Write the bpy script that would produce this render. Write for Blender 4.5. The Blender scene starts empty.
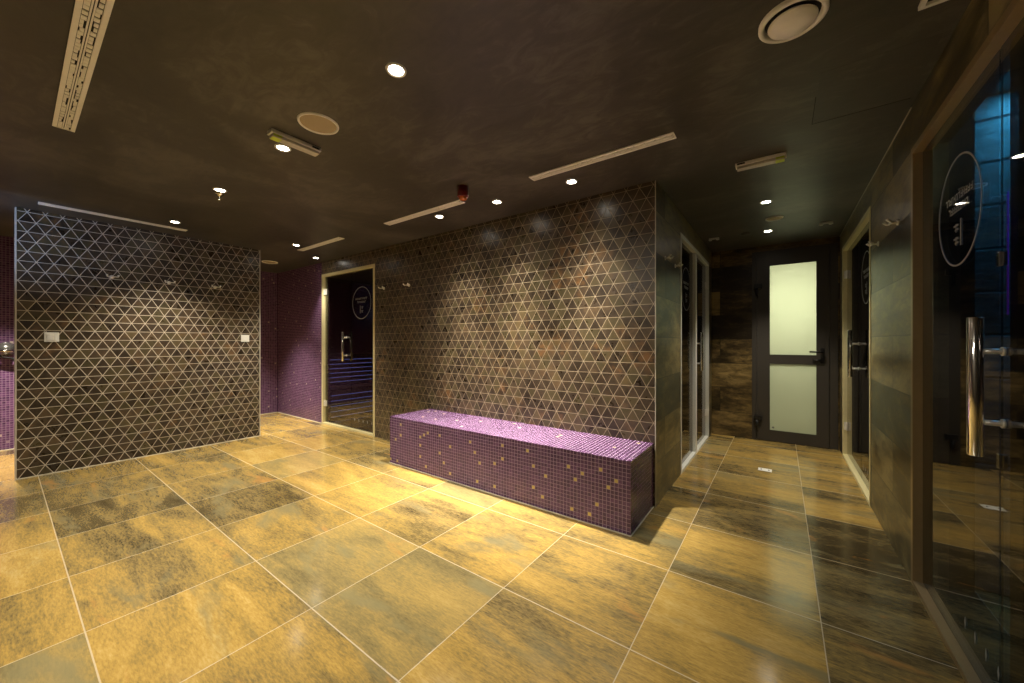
import bpy, bmesh, math, random
from mathutils import Vector, Matrix
random.seed(7)
S = bpy.context.scene
COL = S.collection
PI = math.pi

# ------------------------------------------------------------------ camera, world, exposure
CAM_H = 1.1655
cam = bpy.data.cameras.new('camera')
cam.sensor_width = 36.0
cam.lens = 36.0 * 371.84 / 1024.0
cam.clip_start = 0.02
cam.shift_y = 0.5 / 1024.0
camo = bpy.data.objects.new('camera', cam)
camo.location = (0, 0, CAM_H)
camo.rotation_euler = (PI / 2, 0, math.radians(35.883))
COL.objects.link(camo)
S.camera = camo

w = bpy.data.worlds.new('world')
S.world = w
w.use_nodes = True
w.node_tree.nodes['Background'].inputs[0].default_value = (0.02, 0.016, 0.01, 1)
w.node_tree.nodes['Background'].inputs[1].default_value = 0.2

S.view_settings.view_transform = 'Standard'
S.view_settings.look = 'None'
S.view_settings.gamma = 1
S.view_settings.use_curve_mapping = False
S.view_settings.exposure = 0.55

WARM = (1.0, 0.91, 0.76)
# downlights: x, y, watts, colour, cone degrees
DOWN = [(-1.307, 0.978), (-2.371, 0.981), (-3.409, 0.976), (-4.664, 0.985),
        (-1.206, 2.390), (-1.873, 2.380), (-2.514, 2.350), (-4.618, 2.053), (-5.101, 2.520),
        (-0.099, 3.665), (-0.108, 4.635)]
POWER = [56, 58, 66, 52, 12, 12, 11, 26, 8, 7, 16]
CONE = [84, 100, 100, 100, 116, 116, 116, 96, 80, 56, 84]
BLEND = [.7, .6, .6, .6, 1, 1, 1, .7, .8, .9, .9]

# ------------------------------------------------------------------ dimensions (metres)
CEIL = 2.306
XL = -5.24      # tiled partition on the left
XP = -6.77      # purple end wall
YW = 2.72       # bench wall
XC = -0.717     # corridor left wall
XR = 0.515      # right wall
YE = 5.33       # corridor end wall
YB = -1.60      # wall behind the camera
TILE = 0.60

# ------------------------------------------------------------------ helpers
def nodes_of(name):
    m = bpy.data.materials.new(name)
    m.use_nodes = True
    nt = m.node_tree
    return m, nt, nt.nodes['Principled BSDF']

class N:
    """small node-graph writer"""
    def __init__(s, nt): s.nt = nt
    def new(s, t, **k):
        n = s.nt.nodes.new(t)
        for a, b in k.items(): setattr(n, a, b)
        return n
    def put(s, sock, v):
        if isinstance(v, bpy.types.NodeSocket): s.nt.links.new(v, sock)
        else: sock.default_value = v
    def math(s, op, a, b=None, c=None, clamp=False):
        n = s.new('ShaderNodeMath', operation=op, use_clamp=clamp)
        s.put(n.inputs[0], a)
        if b is not None: s.put(n.inputs[1], b)
        if c is not None: s.put(n.inputs[2], c)
        return n.outputs[0]
    def vmath(s, op, a, b=None):
        n = s.new('ShaderNodeVectorMath', operation=op)
        s.put(n.inputs[0], a)
        if b is not None: s.put(n.inputs[1], b)
        return n.outputs[0]
    def comb(s, x, y, z):
        n = s.new('ShaderNodeCombineXYZ')
        for i, v in enumerate((x, y, z)): s.put(n.inputs[i], v)
        return n.outputs[0]
    def coords(s):
        t = s.new('ShaderNodeTexCoord')
        p = s.new('ShaderNodeSeparateXYZ')
        s.nt.links.new(t.outputs['Object'], p.inputs[0])
        return t.outputs['Object'], p.outputs[0], p.outputs[1], p.outputs[2]
    def noise(s, vec, scale, detail=4, rough=0.55, dist=0.0):
        n = s.new('ShaderNodeTexNoise')
        s.put(n.inputs['Vector'], vec)
        n.inputs['Scale'].default_value = scale
        n.inputs['Detail'].default_value = detail
        n.inputs['Roughness'].default_value = rough
        n.inputs['Distortion'].default_value = dist
        return n.outputs['Fac']
    def white(s, vec):
        n = s.new('ShaderNodeTexWhiteNoise', noise_dimensions='3D')
        s.put(n.inputs['Vector'], vec)
        return n.outputs['Value'], n.outputs['Color']
    def ramp(s, f, stops):
        n = s.new('ShaderNodeValToRGB')
        el = n.color_ramp.elements
        while len(el) > 1: el.remove(el[0])
        el[0].position = stops[0][0]; el[0].color = (*stops[0][1], 1)
        for p, c in stops[1:]:
            e = el.new(p); e.color = (*c, 1)
        s.put(n.inputs[0], f)
        return n.outputs[0]
    def smooth(s, f, a, b):
        n = s.new('ShaderNodeMapRange', interpolation_type='SMOOTHSTEP')
        s.put(n.inputs[0], f)
        n.inputs[1].default_value = a; n.inputs[2].default_value = b
        return n.outputs[0]
    def mix(s, f, a, b, mode='MIX'):
        n = s.new('ShaderNodeMix', data_type='RGBA', blend_type=mode)
        s.put(n.inputs[0], f)
        for i, v in ((6, a), (7, b)):
            if isinstance(v, tuple): v = (*v[:3], 1)
            s.put(n.inputs[i], v)
        return n.outputs[2]
    def bump(s, h, strength, dist):
        n = s.new('ShaderNodeBump')
        n.inputs['Strength'].default_value = strength
        n.inputs['Distance'].default_value = dist
        s.put(n.inputs['Height'], h)
        return n.outputs[0]
    def edge(s, q, half):
        """1 on a line at every integer of q; half = half line width in units of q"""
        f = s.math('ABSOLUTE', s.math('SUBTRACT', s.math('FRACT', s.math('ADD', q, 0.5)), 0.5))
        return s.math('SUBTRACT', 1.0, s.smooth(f, half * 0.7, half * 1.3))

def simple(name, col, rough=0.5, metal=0.0, spec=0.5, noise=0.0, nscale=40):
    m, nt, b = nodes_of(name)
    g = N(nt)
    b.inputs['Roughness'].default_value = rough
    b.inputs['Metallic'].default_value = metal
    b.inputs['Specular IOR Level'].default_value = spec
    v, x, y, z = g.coords()
    f = g.noise(v, nscale, 3)
    lo = tuple(c * (1 - noise) for c in col); hi = tuple(min(1, c * (1 + noise)) for c in col)
    g.put(b.inputs['Base Color'], g.mix(f, lo, hi))
    return m

def emit(name, col, strength):
    m, nt, b = nodes_of(name)
    b.inputs['Base Color'].default_value = (*col, 1)
    b.inputs['Emission Color'].default_value = (*col, 1)
    b.inputs['Emission Strength'].default_value = strength
    return m

# ---- stone tile floor
def floor_material():
    m, nt, b = nodes_of('rust_stone_floor_tile')
    g = N(nt)
    v, x, y, z = g.coords()
    tx = g.math('DIVIDE', g.math('SUBTRACT', x, 0.135), TILE)
    ty = g.math('DIVIDE', g.math('SUBTRACT', y, 0.205), TILE)
    ix = g.math('FLOOR', tx); iy = g.math('FLOOR', ty)
    r, rc = g.white(g.comb(ix, iy, 3.7))
    r2, rc2 = g.white(g.comb(iy, ix, 9.1))
    off = g.vmath('SCALE', rc); off.node.inputs['Scale'].default_value = 37.0
    st = g.vmath('MULTIPLY', v, (0.55, 1.5, 1.0))
    p = g.vmath('ADD', st, off)
    big = g.noise(p, 1.5, 5, 0.62, 0.6)
    mid = g.noise(g.vmath('MULTIPLY', p, (0.7, 1.6, 1)), 6.0, 7, 0.68, 0.7)
    fine = g.noise(g.vmath('MULTIPLY', p, (1, 1.5, 1)), 55.0, 5, 0.75)
    f = g.math('ADD', g.math('MULTIPLY', big, 0.68), g.math('MULTIPLY', mid, 0.32))
    f = g.math('ADD', f, g.math('MULTIPLY', g.math('SUBTRACT', r, 0.5), 0.11))
    f = g.math('ADD', f, g.math('MULTIPLY', g.math('SUBTRACT', fine, 0.5), 0.46))
    def tile(i, j, k):
        a = g.new('ShaderNodeMath', operation='COMPARE'); g.put(a.inputs[0], ix); a.inputs[1].default_value = i; a.inputs[2].default_value = 0.4
        b_ = g.new('ShaderNodeMath', operation='COMPARE'); g.put(b_.inputs[0], iy); b_.inputs[1].default_value = j; b_.inputs[2].default_value = 0.4
        return g.math('MULTIPLY', g.math('MULTIPLY', a.outputs[0], b_.outputs[0]), k)
    # individual darker tiles of the batch; the last two paint in a far-left floor shadow
    for i, j, k in ((0, 3, 0.16), (0, 4, 0.20), (-1, 4, 0.13), (-2, 4, 0.13), (0, 2, 0.09), (-1, 3, 0.05), (-8, 0, 0.12), (-7, 0, 0.09)):
        f = g.math('SUBTRACT', f, tile(i, j, k))
    grey = tile(-3, 1, 1.0)
    c = g.ramp(f, [(0.28, (0.050, 0.036, 0.015)), (0.37, (0.12, 0.088, 0.035)), (0.45, (0.225, 0.162, 0.060)),
                   (0.52, (0.355, 0.235, 0.065)), (0.60, (0.475, 0.305, 0.078)), (0.70, (0.56, 0.40, 0.135))])
    # verdigris grey clouds
    gr = g.smooth(g.noise(g.vmath('ADD', p, (5.1, 2.2, 0)), 2.6, 4, 0.6, 0.5), 0.54, 0.70)
    gr = g.math('MULTIPLY', gr, 0.75)
    c = g.mix(gr, c, (0.205, 0.18, 0.095))
    some = g.math('MAXIMUM', g.smooth(r2, 0.93, 0.96), grey)
    c = g.mix(g.math('MULTIPLY', some, 0.32), c, (0.31, 0.26, 0.12))
    ru = g.smooth(g.noise(g.vmath('ADD', p, (1.1, 9.2, 0)), 3.4, 5, 0.65, 0.6), 0.60, 0.74)
    c = g.mix(g.math('MULTIPLY', ru, 0.6), c, (0.50, 0.24, 0.06))
    gx = g.edge(tx, 0.0030); gy = g.edge(ty, 0.0038)
    gg = g.math('MAXIMUM', gx, gy)
    c = g.mix(g.math('MULTIPLY', gg, 0.6), c, (0.55, 0.45, 0.30))
    g.put(b.inputs['Base Color'], c)
    rr = g.math('ADD', 0.08, g.math('MULTIPLY', mid, 0.12))
    rr = g.math('ADD', rr, g.math('MULTIPLY', gg, 0.4))
    g.put(b.inputs['Roughness'], rr)
    b.inputs['Specular IOR Level'].default_value = 0.9
    h = g.math('SUBTRACT', g.math('MULTIPLY', mid, 0.25), gg)
    g.put(b.inputs['Normal'], g.bump(h, 0.25, 0.0015))
    return m

# ---- long stone wall tile in 0.3 m courses
def course_material(name, axis, tint=(1, 1, 1)):
    m, nt, b = nodes_of(name)
    g = N(nt)
    v, x, y, z = g.coords()
    a = x if axis == 'x' else y
    q = g.math('DIVIDE', g.math('ADD', z, 0.0), 0.30)
    row = g.math('FLOOR', q)
    sh = g.math('MULTIPLY', g.math('MODULO', row, 2.0), 0.5)
    t = g.math('ADD', g.math('DIVIDE', g.math('ADD', a, 0.02), 1.20), sh)
    col = g.math('FLOOR', t)
    r, rc = g.white(g.comb(col, row, 1.3))
    off = g.vmath('SCALE', rc); off.node.inputs['Scale'].default_value = 23.0
    sc = (0.9, 0.9, 2.6)
    p = g.vmath('ADD', g.vmath('MULTIPLY', v, sc), off)
    big = g.noise(p, 1.7, 6, 0.65, 0.8)
    mid = g.noise(p, 7.0, 6, 0.7, 0.4)
    f = g.math('ADD', g.math('MULTIPLY', big, 0.48), g.math('MULTIPLY', mid, 0.52))
    f = g.math('ADD', f, g.math('MULTIPLY', g.math('SUBTRACT', r, 0.5), 0.22))
    st = [(0.37, (0.018, 0.014, 0.008)), (0.46, (0.060, 0.048, 0.025)), (0.53, (0.14, 0.115, 0.058)), (0.64, (0.31, 0.26, 0.14))]
    st = [(k, tuple(c * s for c, s in zip(cc, tint))) for k, cc in st]
    c = g.ramp(f, st)
    gr = g.math('MAXIMUM', g.edge(q, 0.010), g.edge(t, 0.0025))
    c = g.mix(g.math('MULTIPLY', gr, 0.9), c, (0.025, 0.02, 0.012))
    g.put(b.inputs['Base Color'], c)
    g.put(b.inputs['Roughness'], g.math('ADD', 0.22, g.math('MULTIPLY', mid, 0.25)))
    g.put(b.inputs['Normal'], g.bump(g.math('SUBTRACT', g.math('MULTIPLY', mid, 0.3), gr), 0.3, 0.0015))
    return m

# ---- triangle mosaic
def triangle_material(name, axis):
    m, nt, b = nodes_of(name)
    g = N(nt)
    v, x, y, z = g.coords()
    a = x if axis == 'x' else y
    s = 0.0975; h = s * math.sqrt(3) / 2
    u = g.math('DIVIDE', a, s); wv = g.math('DIVIDE', z, h)
    half = g.math('MULTIPLY', wv, 0.5)
    q1 = g.math('SUBTRACT', u, half); q2 = g.math('ADD', u, half)
    gw = (0.0016 if axis == 'x' else 0.0021) / h
    gg = g.math('MAXIMUM', g.edge(wv, gw), g.math('MAXIMUM', g.edge(q1, gw), g.edge(q2, gw)))
    r, rc = g.white(g.comb(g.math('FLOOR', wv), g.math('FLOOR', q1), g.math('FLOOR', q2)))
    off = g.vmath('SCALE', rc); off.node.inputs['Scale'].default_value = 11.0
    loc = g.noise(g.vmath('ADD', v, off), 9.0, 5, 0.65)
    big = g.noise(v, 2.2, 3, 0.5)
    f = g.math('ADD', g.math('MULTIPLY', loc, 0.5), g.math('MULTIPLY', r, 0.20))
    f = g.math('ADD', f, g.math('MULTIPLY', big, 0.36))
    c = g.ramp(f, [(0.28, (0.018, 0.012, 0.008)), (0.45, (0.034, 0.024, 0.015)), (0.60, (0.066, 0.045, 0.027)),
                   (0.74, (0.12, 0.078, 0.037)), (0.88, (0.19, 0.11, 0.045))])
    rst = g.smooth(g.noise(g.vmath('ADD', v, (3.3, 7.1, 1.9)), 3.2, 4, 0.6, 0.4), 0.53, 0.72)
    c = g.mix(g.math('MULTIPLY', rst, g.smooth(loc, 0.40, 0.62)), c, (0.17, 0.085, 0.03))
    hue = g.math('GREATER_THAN', g.math('FRACT', g.math('MULTIPLY', r, 7.0)), 0.72)
    c = g.mix(g.math('MULTIPLY', hue, 0.35), c, (0.10, 0.085, 0.035))
    c = g.mix(gg, c, (0.36, 0.29, 0.19) if axis == 'x' else (0.58, 0.51, 0.40))
    g.put(b.inputs['Base Color'], c)
    g.put(b.inputs['Roughness'], g.math('ADD', g.math('ADD', 0.16, g.math('MULTIPLY', loc, 0.30)), g.math('MULTIPLY', gg, 0.3)))
    g.put(b.inputs['Normal'], g.bump(g.math('SUBTRACT', g.math('MULTIPLY', loc, 0.3), gg), 0.35, 0.0018))
    return m

# ---- small purple mosaic (walls)
def mosaic_material(name, axis):
    m, nt, b = nodes_of(name)
    g = N(nt)
    v, x, y, z = g.coords()
    a = x if axis == 'x' else y
    P = 0.025
    qa = g.math('DIVIDE', a, P); qz = g.math('DIVIDE', z, P)
    gg = g.math('MAXIMUM', g.edge(qa, 0.06), g.edge(qz, 0.06))
    r, rc = g.white(g.comb(g.math('FLOOR', qa), g.math('FLOOR', qz), 2.2))
    c = g.ramp(r, [(0.0, (0.070, 0.028, 0.075)), (0.5, (0.105, 0.042, 0.108)), (0.990, (0.145, 0.062, 0.145)),
                   (0.993, (0.42, 0.32, 0.30)), (1.0, (0.42, 0.34, 0.28))])
    c = g.mix(gg, c, (0.27, 0.18, 0.24))
    g.put(b.inputs['Base Color'], c)
    g.put(b.inputs['Roughness'], g.math('ADD', 0.14, g.math('MULTIPLY', gg, 0.5)))
    g.put(b.inputs['Normal'], g.bump(g.math('MULTIPLY', gg, -1.0), 0.4, 0.001))
    return m

def ceiling_material():
    m, nt, b = nodes_of('dark_trowelled_plaster')
    g = N(nt)
    v, x, y, z = g.coords()
    a = g.noise(v, 1.1, 6, 0.6, 1.2)
    c2 = g.noise(g.vmath('MULTIPLY', v, (1.0, 2.0, 1)), 5.0, 6, 0.65, 1.6)
    f = g.math('ADD', g.math('MULTIPLY', a, 0.55), g.math('MULTIPLY', c2, 0.45))
    c = g.ramp(f, [(0.38, (0.036, 0.031, 0.024)), (0.5, (0.056, 0.048, 0.037)), (0.62, (0.108, 0.095, 0.076))])
    g.put(b.inputs['Base Color'], c)
    g.put(b.inputs['Roughness'], g.math('ADD', 0.32, g.math('MULTIPLY', c2, 0.25)))
    g.put(b.inputs['Normal'], g.bump(c2, 0.25, 0.004))
    return m

def stone_block_material():
    m, nt, b = nodes_of('rough_stone_blocks')
    g = N(nt)
    v, x, y, z = g.coords()
    q = g.math('DIVIDE', z, 0.20); row = g.math('FLOOR', q)
    t = g.math('ADD', g.math('DIVIDE', x, 0.36), g.math('MULTIPLY', g.math('MODULO', row, 2.0), 0.43))
    r, rc = g.white(g.comb(g.math('FLOOR', t), row, 0.4))
    n = g.noise(g.vmath('MULTIPLY', v, (1, 1, 2.5)), 12.0, 7, 0.7)
    f = g.math('ADD', g.math('MULTIPLY', n, 0.7), g.math('MULTIPLY', r, 0.3))
    c = g.ramp(f, [(0.3, (0.09, 0.075, 0.06)), (0.7, (0.42, 0.37, 0.31))])
    gg = g.math('MAXIMUM', g.edge(q, 0.03), g.edge(t, 0.015))
    c = g.mix(gg, c, (0.03, 0.025, 0.02))
    g.put(b.inputs['Base Color'], c)
    b.inputs['Roughness'].default_value = 0.6
    g.put(b.inputs['Normal'], g.bump(g.math('SUBTRACT', n, gg), 0.9, 0.012))
    return m

def glass_material(name, tint):
    m = bpy.data.materials.new(name); m.use_nodes = True
    nt = m.node_tree; nt.nodes.clear()
    g = N(nt)
    out = g.new('ShaderNodeOutputMaterial')
    tr = g.new('ShaderNodeBsdfTransparent'); tr.inputs[0].default_value = (*tint, 1)
    gl = g.new('ShaderNodeBsdfGlossy'); gl.inputs['Roughness'].default_value = 0.0
    ge = g.new('ShaderNodeNewGeometry')
    dn = g.new('ShaderNodeVectorMath', operation='DOT_PRODUCT')
    nt.links.new(ge.outputs['Normal'], dn.inputs[0]); nt.links.new(ge.outputs['Incoming'], dn.inputs[1])
    k = g.math('POWER', g.math('SUBTRACT', 1.0, g.math('ABSOLUTE', dn.outputs['Value'])), 5.0)
    F = g.math('ADD', 0.11, g.math('MULTIPLY', k, 0.89))
    mx = g.new('ShaderNodeMixShader')
    nt.links.new(F, mx.inputs[0]); nt.links.new(tr.outputs[0], mx.inputs[1])
    nt.links.new(gl.outputs[0], mx.inputs[2]); nt.links.new(mx.outputs[0], out.inputs[0])
    return m

def frosted_material():
    m = bpy.data.materials.new('frosted_glass'); m.use_nodes = True
    nt = m.node_tree; nt.nodes.clear()
    g = N(nt)
    out = g.new('ShaderNodeOutputMaterial')
    tl = g.new('ShaderNodeBsdfTranslucent'); tl.inputs[0].default_value = (0.66, 0.675, 0.56, 1)
    gl = g.new('ShaderNodeBsdfGlossy'); gl.inputs['Roughness'].default_value = 0.28
    fr = g.new('ShaderNodeFresnel'); fr.inputs[0].default_value = 1.5
    mx = g.new('ShaderNodeMixShader')
    nt.links.new(fr.outputs[0], mx.inputs[0]); nt.links.new(tl.outputs[0], mx.inputs[1])
    nt.links.new(gl.outputs[0], mx.inputs[2]); nt.links.new(mx.outputs[0], out.inputs[0])
    return m

M = dict(
    floor=floor_material(),
    ceil=ceiling_material(),
    tri_x=triangle_material('triangle_mosaic_bench_wall', 'x'),
    tri_y=triangle_material('triangle_mosaic_partition', 'y'),
    mos_x=mosaic_material('purple_mosaic_x', 'x'),
    mos_y=mosaic_material('purple_mosaic_y', 'y'),
    tile_y=course_material('olive_stone_wall_tile', 'y', (0.95, 0.90, 0.72)),
    tile_x=course_material('rust_stone_wall_tile', 'x', (1.0, 0.82, 0.55)),
    block=stone_block_material(),
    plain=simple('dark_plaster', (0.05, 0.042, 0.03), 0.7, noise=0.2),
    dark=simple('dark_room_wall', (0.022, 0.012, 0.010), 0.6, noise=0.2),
    brass=simple('champagne_door_frame', (0.74, 0.66, 0.36), 0.42, 0.2, noise=0.06),
    bronze=simple('bronze_door_frame', (0.42, 0.31, 0.16), 0.36, 0.6, noise=0.08),
    silver=simple('satin_aluminium_frame', (0.80, 0.80, 0.74), 0.35, 0.3, noise=0.05),
    black=simple('black_rubber', (0.012, 0.012, 0.012), 0.5, noise=0.1),
    doorgrey=simple('anthracite_door_paint', (0.050, 0.043, 0.034), 0.45, noise=0.08),
    hard=simple('black_hardware', (0.012, 0.011, 0.010), 0.35, noise=0.1),
    chrome=simple('polished_steel', (0.82, 0.80, 0.76), 0.12, 1.0, noise=0.03),
    steel=simple('satin_steel', (0.85, 0.83, 0.78), 0.30, 0.55, noise=0.03),
    white=simple('white_plastic', (0.80, 0.79, 0.74), 0.4, noise=0.03),
    cream=simple('cream_painted_metal', (0.90, 0.87, 0.80), 0.5, noise=0.05),
    tan=simple('tan_speaker_grille', (0.42, 0.33, 0.20), 0.6, noise=0.25, nscale=900),
    trim=simple('pale_tile_edge_trim', (0.60, 0.55, 0.46), 0.4, 0.2, noise=0.05),
    seal=simple('silicone_seal', (0.62, 0.56, 0.42), 0.5, noise=0.05),
    red=simple('red_alarm_plastic', (0.20, 0.010, 0.008), 0.3, noise=0.05),
    orange=simple('orange_alarm_lens', (0.55, 0.13, 0.03), 0.25, noise=0.05),
    lime=simple('lime_green_label', (0.55, 0.68, 0.04), 0.5, noise=0.05),
    diffuse=simple('clear_ribbed_cover', (0.55, 0.52, 0.45), 0.25, noise=0.2, nscale=60),
    film=simple('white_vinyl_lettering', (0.28, 0.27, 0.26), 0.6, noise=0.03),
    slot=simple('black_slot', (0.010, 0.009, 0.008), 0.8, noise=0.1),
    gap=simple('hatch_gap', (0.012, 0.010, 0.008), 0.9, noise=0.1),
    wood=simple('dark_sauna_slats', (0.10, 0.055, 0.035), 0.5, noise=0.35, nscale=12),
    glass=glass_material('tinted_door_glass', (0.62, 0.60, 0.58)),
    frost=frosted_material(),
    lamp=emit('downlight_lens', (1.0, 0.93, 0.80), 30.0),
    blue=emit('blue_light_strip', (0.20, 0.28, 0.85), 0.55),
    violet=emit('violet_edge_glint', (0.30, 0.03, 0.85), 0.10),
    grout=simple('lilac_grout', (0.42, 0.31, 0.43), 0.6, noise=0.1),
    chip1=simple('purple_glass_chip', (0.080, 0.031, 0.090), 0.22, noise=0.25, nscale=60),
    chip2=simple('deep_purple_glass_chip', (0.056, 0.021, 0.066), 0.22, noise=0.25, nscale=60),
    chip3=simple('light_purple_glass_chip', (0.110, 0.047, 0.122), 0.22, noise=0.25, nscale=60),
    gold=simple('gold_chip', (0.52, 0.42, 0.15), 0.30, 0.5, noise=0.2, nscale=80),
)

def box(bm, x0, x1, y0, y1, z0, z1, mi=0, bevel=0.0):
    if x0 > x1: x0, x1 = x1, x0
    if y0 > y1: y0, y1 = y1, y0
    if z0 > z1: z0, z1 = z1, z0
    v = [bm.verts.new((x, y, z)) for x in (x0, x1) for y in (y0, y1) for z in (z0, z1)]
    fs = []
    for idx in ((0, 1, 3, 2), (4, 6, 7, 5), (0, 4, 5, 1), (2, 3, 7, 6), (0, 2, 6, 4), (1, 5, 7, 3)):
        f = bm.faces.new([v[i] for i in idx]); f.material_index = mi; fs.append(f)
    if bevel > 0:
        es = list({e for f in fs for e in f.edges})
        r = bmesh.ops.bevel(bm, geom=es, offset=bevel, segments=2, profile=0.6, affect='EDGES')
        for f in r['faces']: f.material_index = mi
    return fs        # -x, +x, -y, +y, -z, +z

def tube(bm, pts, r, seg=14, mi=0, caps=True):
    """round bar through pts; r a number or one radius per point"""
    pts = [Vector(p) for p in pts]
    rs = r if isinstance(r, (list, tuple)) else [r] * len(pts)
    rings = []
    prev = None
    for i, p in enumerate(pts):
        d = (pts[min(i + 1, len(pts) - 1)] - pts[max(i - 1, 0)]).normalized()
        if prev is None:
            a = d.orthogonal().normalized()
        else:
            a = (prev - d * prev.dot(d)).normalized()
        prev = a
        b = d.cross(a)
        rings.append([bm.verts.new(p + (a * math.cos(t) + b * math.sin(t)) * rs[i])
                      for t in [2 * PI * k / seg for k in range(seg)]])
    for A, B in zip(rings, rings[1:]):
        for k in range(seg):
            f = bm.faces.new((A[k], A[(k + 1) % seg], B[(k + 1) % seg], B[k])); f.smooth = True; f.material_index = mi
    if caps:
        f = bm.faces.new(rings[0][::-1]); f.material_index = mi
        f = bm.faces.new(rings[-1]); f.material_index = mi

def lathe(bm, prof, centre=(0, 0, 0), axis='z', seg=40, mi=0, smooth=True):
    """prof = [(radius, height)...]; closed with discs where radius 0"""
    c = Vector(centre)
    def P(r, h, t):
        a, b = r * math.cos(t), r * math.sin(t)
        return c + (Vector((a, b, h)) if axis == 'z' else Vector((h, a, b)) if axis == 'x' else Vector((a, h, b)))
    rings = []
    for r, h in prof:
        if r < 1e-6: rings.append([bm.verts.new(P(0, h, 0))])
        else: rings.append([bm.verts.new(P(r, h, 2 * PI * k / seg)) for k in range(seg)])
    for A, B in zip(rings, rings[1:]):
        for k in range(seg):
            k2 = (k + 1) % seg
            if len(A) == 1 and len(B) == 1: continue
            if len(A) == 1: vs = (A[0], B[k2], B[k])
            elif len(B) == 1: vs = (A[k], A[k2], B[0])
            else: vs = (A[k], A[k2], B[k2], B[k])
            f = bm.faces.new(vs); f.smooth = smooth; f.material_index = mi

def ring(bm, c, r, w, t, axis, seg=64):
    """flat annulus of width w and thickness t in the plane normal to axis"""
    lathe(bm, [(r - w / 2, -t / 2), (r - w / 2, t / 2), (r + w / 2, t / 2), (r + w / 2, -t / 2), (r - w / 2, -t / 2)],
          c, axis, seg, smooth=False)

def obj(name, bm, mats, parent=None, loc=None):
    me = bpy.data.meshes.new(name)
    bmesh.ops.recalc_face_normals(bm, faces=bm.faces)
    bm.to_mesh(me); bm.free()
    if not isinstance(mats, (list, tuple)): mats = [mats]
    for m in mats: me.materials.append(m)
    o = bpy.data.objects.new(name, me)
    COL.objects.link(o)
    if parent is not None: o.parent = parent
    if loc is not None: o.location = loc
    return o

def B(): return bmesh.new()

def tag(o, label=None, cat=None, group=None, kind=None):
    if label: o['label'] = label
    if cat: o['category'] = cat
    if group: o['group'] = group
    if kind: o['kind'] = kind
    return o

def thing(name, loc=(0, 0, 0), rz=0.0, label=None, cat=None, group=None, kind=None):
    o = bpy.data.objects.new(name, None)
    o.empty_display_size = 0.05
    COL.objects.link(o)
    o.location = loc; o.rotation_euler = (0, 0, rz)
    return tag(o, label, cat, group, kind)

def copy_tree(o, parent=None):
    c = o.copy(); COL.objects.link(c)
    c.parent = parent
    for ch in list(o.children): copy_tree(ch, c)
    return c

def struct(name, bm, mats, label, cat):
    return tag(obj(name, bm, mats), label, cat, kind='structure')

# ------------------------------------------------------------------ structure
bm = B(); box(bm, -7.2, 3.0, YB - 0.2, 8.2, -0.12, 0.0)
struct('floor', bm, M['floor'], 'polished ochre and grey-green stone tile floor with pale grout', 'floor')
bm = B(); box(bm, -7.2, 3.0, YB - 0.2, 8.2, CEIL, CEIL + 0.12)
struct('ceiling', bm, M['ceil'], 'dark brown trowelled plaster ceiling', 'ceiling')

# partition on the left
bm = B(); fs = box(bm, XL - 0.14, XL, 0.093, 1.900, 0, CEIL)
struct('wall_left', bm, M['tri_y'], 'freestanding partition wall covered in brown triangle tiles, at the left', 'wall')
# purple walls
bm = B(); box(bm, XP - 0.12, XP, YB, YW, 0, CEIL)
struct('wall_far_left', bm, M['mos_y'], 'small purple mosaic wall behind the triangle-tiled partition', 'wall')
bm = B(); box(bm, XP - 0.12, -5.335, YW, YW + 0.12, 0, CEIL)
struct('wall_purple', bm, M['mos_x'], 'purple mosaic wall left of the sauna door', 'wall')
# bench wall (with the side return in stone tile)
D1 = (-5.33, -4.05, 2.13)
bm = B()
box(bm, -5.335, D1[1], YW, YW + 0.12, D1[2], CEIL)
fs = box(bm, D1[1], XC, YW, YW + 0.12, 0, CEIL)
fs[1].material_index = 1
struct('wall_back', bm, [M['tri_x'], M['tile_y']], 'long wall of brown triangle tiles behind the purple bench', 'wall')
# corridor left
D3 = (3.52, 5.10, 2.13)
bm = B()
box(bm, XC - 0.12, XC, YW + 0.12, D3[0], 0, CEIL)
box(bm, XC - 0.12, XC, D3[1], YE + 0.12, 0, CEIL)
box(bm, XC - 0.12, XC, D3[0], D3[1], D3[2], CEIL)
struct('wall_corridor_left', bm, M['tile_y'], 'olive stone tiled wall at the left of the corridor', 'wall')
# corridor end
DE = (-0.283, 0.50, 2.24)
bm = B()
box(bm, XC, DE[0], YE, YE + 0.12, 0, CEIL)
box(bm, DE[1], XR, YE, YE + 0.12, 0, CEIL)
box(bm, DE[0], DE[1], YE, YE + 0.12, DE[2], CEIL)
struct('wall_corridor_end', bm, M['tile_x'], 'rust brown stone tiled wall at the end of the corridor', 'wall')
# right wall with two openings
D2 = (3.62, 5.10, 2.13)
D4 = (0.55, 2.60, 2.098)
bm = B()
box(bm, XR, XR + 0.12, D4[1], D2[0], 0, CEIL)
box(bm, XR, XR + 0.12, D2[1], YE + 0.12, 0, CEIL)
box(bm, XR, XR + 0.12, D2[0], D2[1], D2[2], CEIL)
box(bm, XR, XR + 0.12, D4[0], D4[1], D4[2], CEIL)
box(bm, XR, XR + 0.12, YB, D4[0], 0, CEIL)
struct('wall_right', bm, M['tile_y'], 'olive stone tiled wall with two glass doors, at the right', 'wall')
# wall behind the camera
bm = B(); box(bm, XP - 0.12, XR + 0.12, YB - 0.12, YB, 0, CEIL)
struct('wall_front', bm, M['plain'], 'dark plaster wall behind the viewpoint', 'wall')

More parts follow.
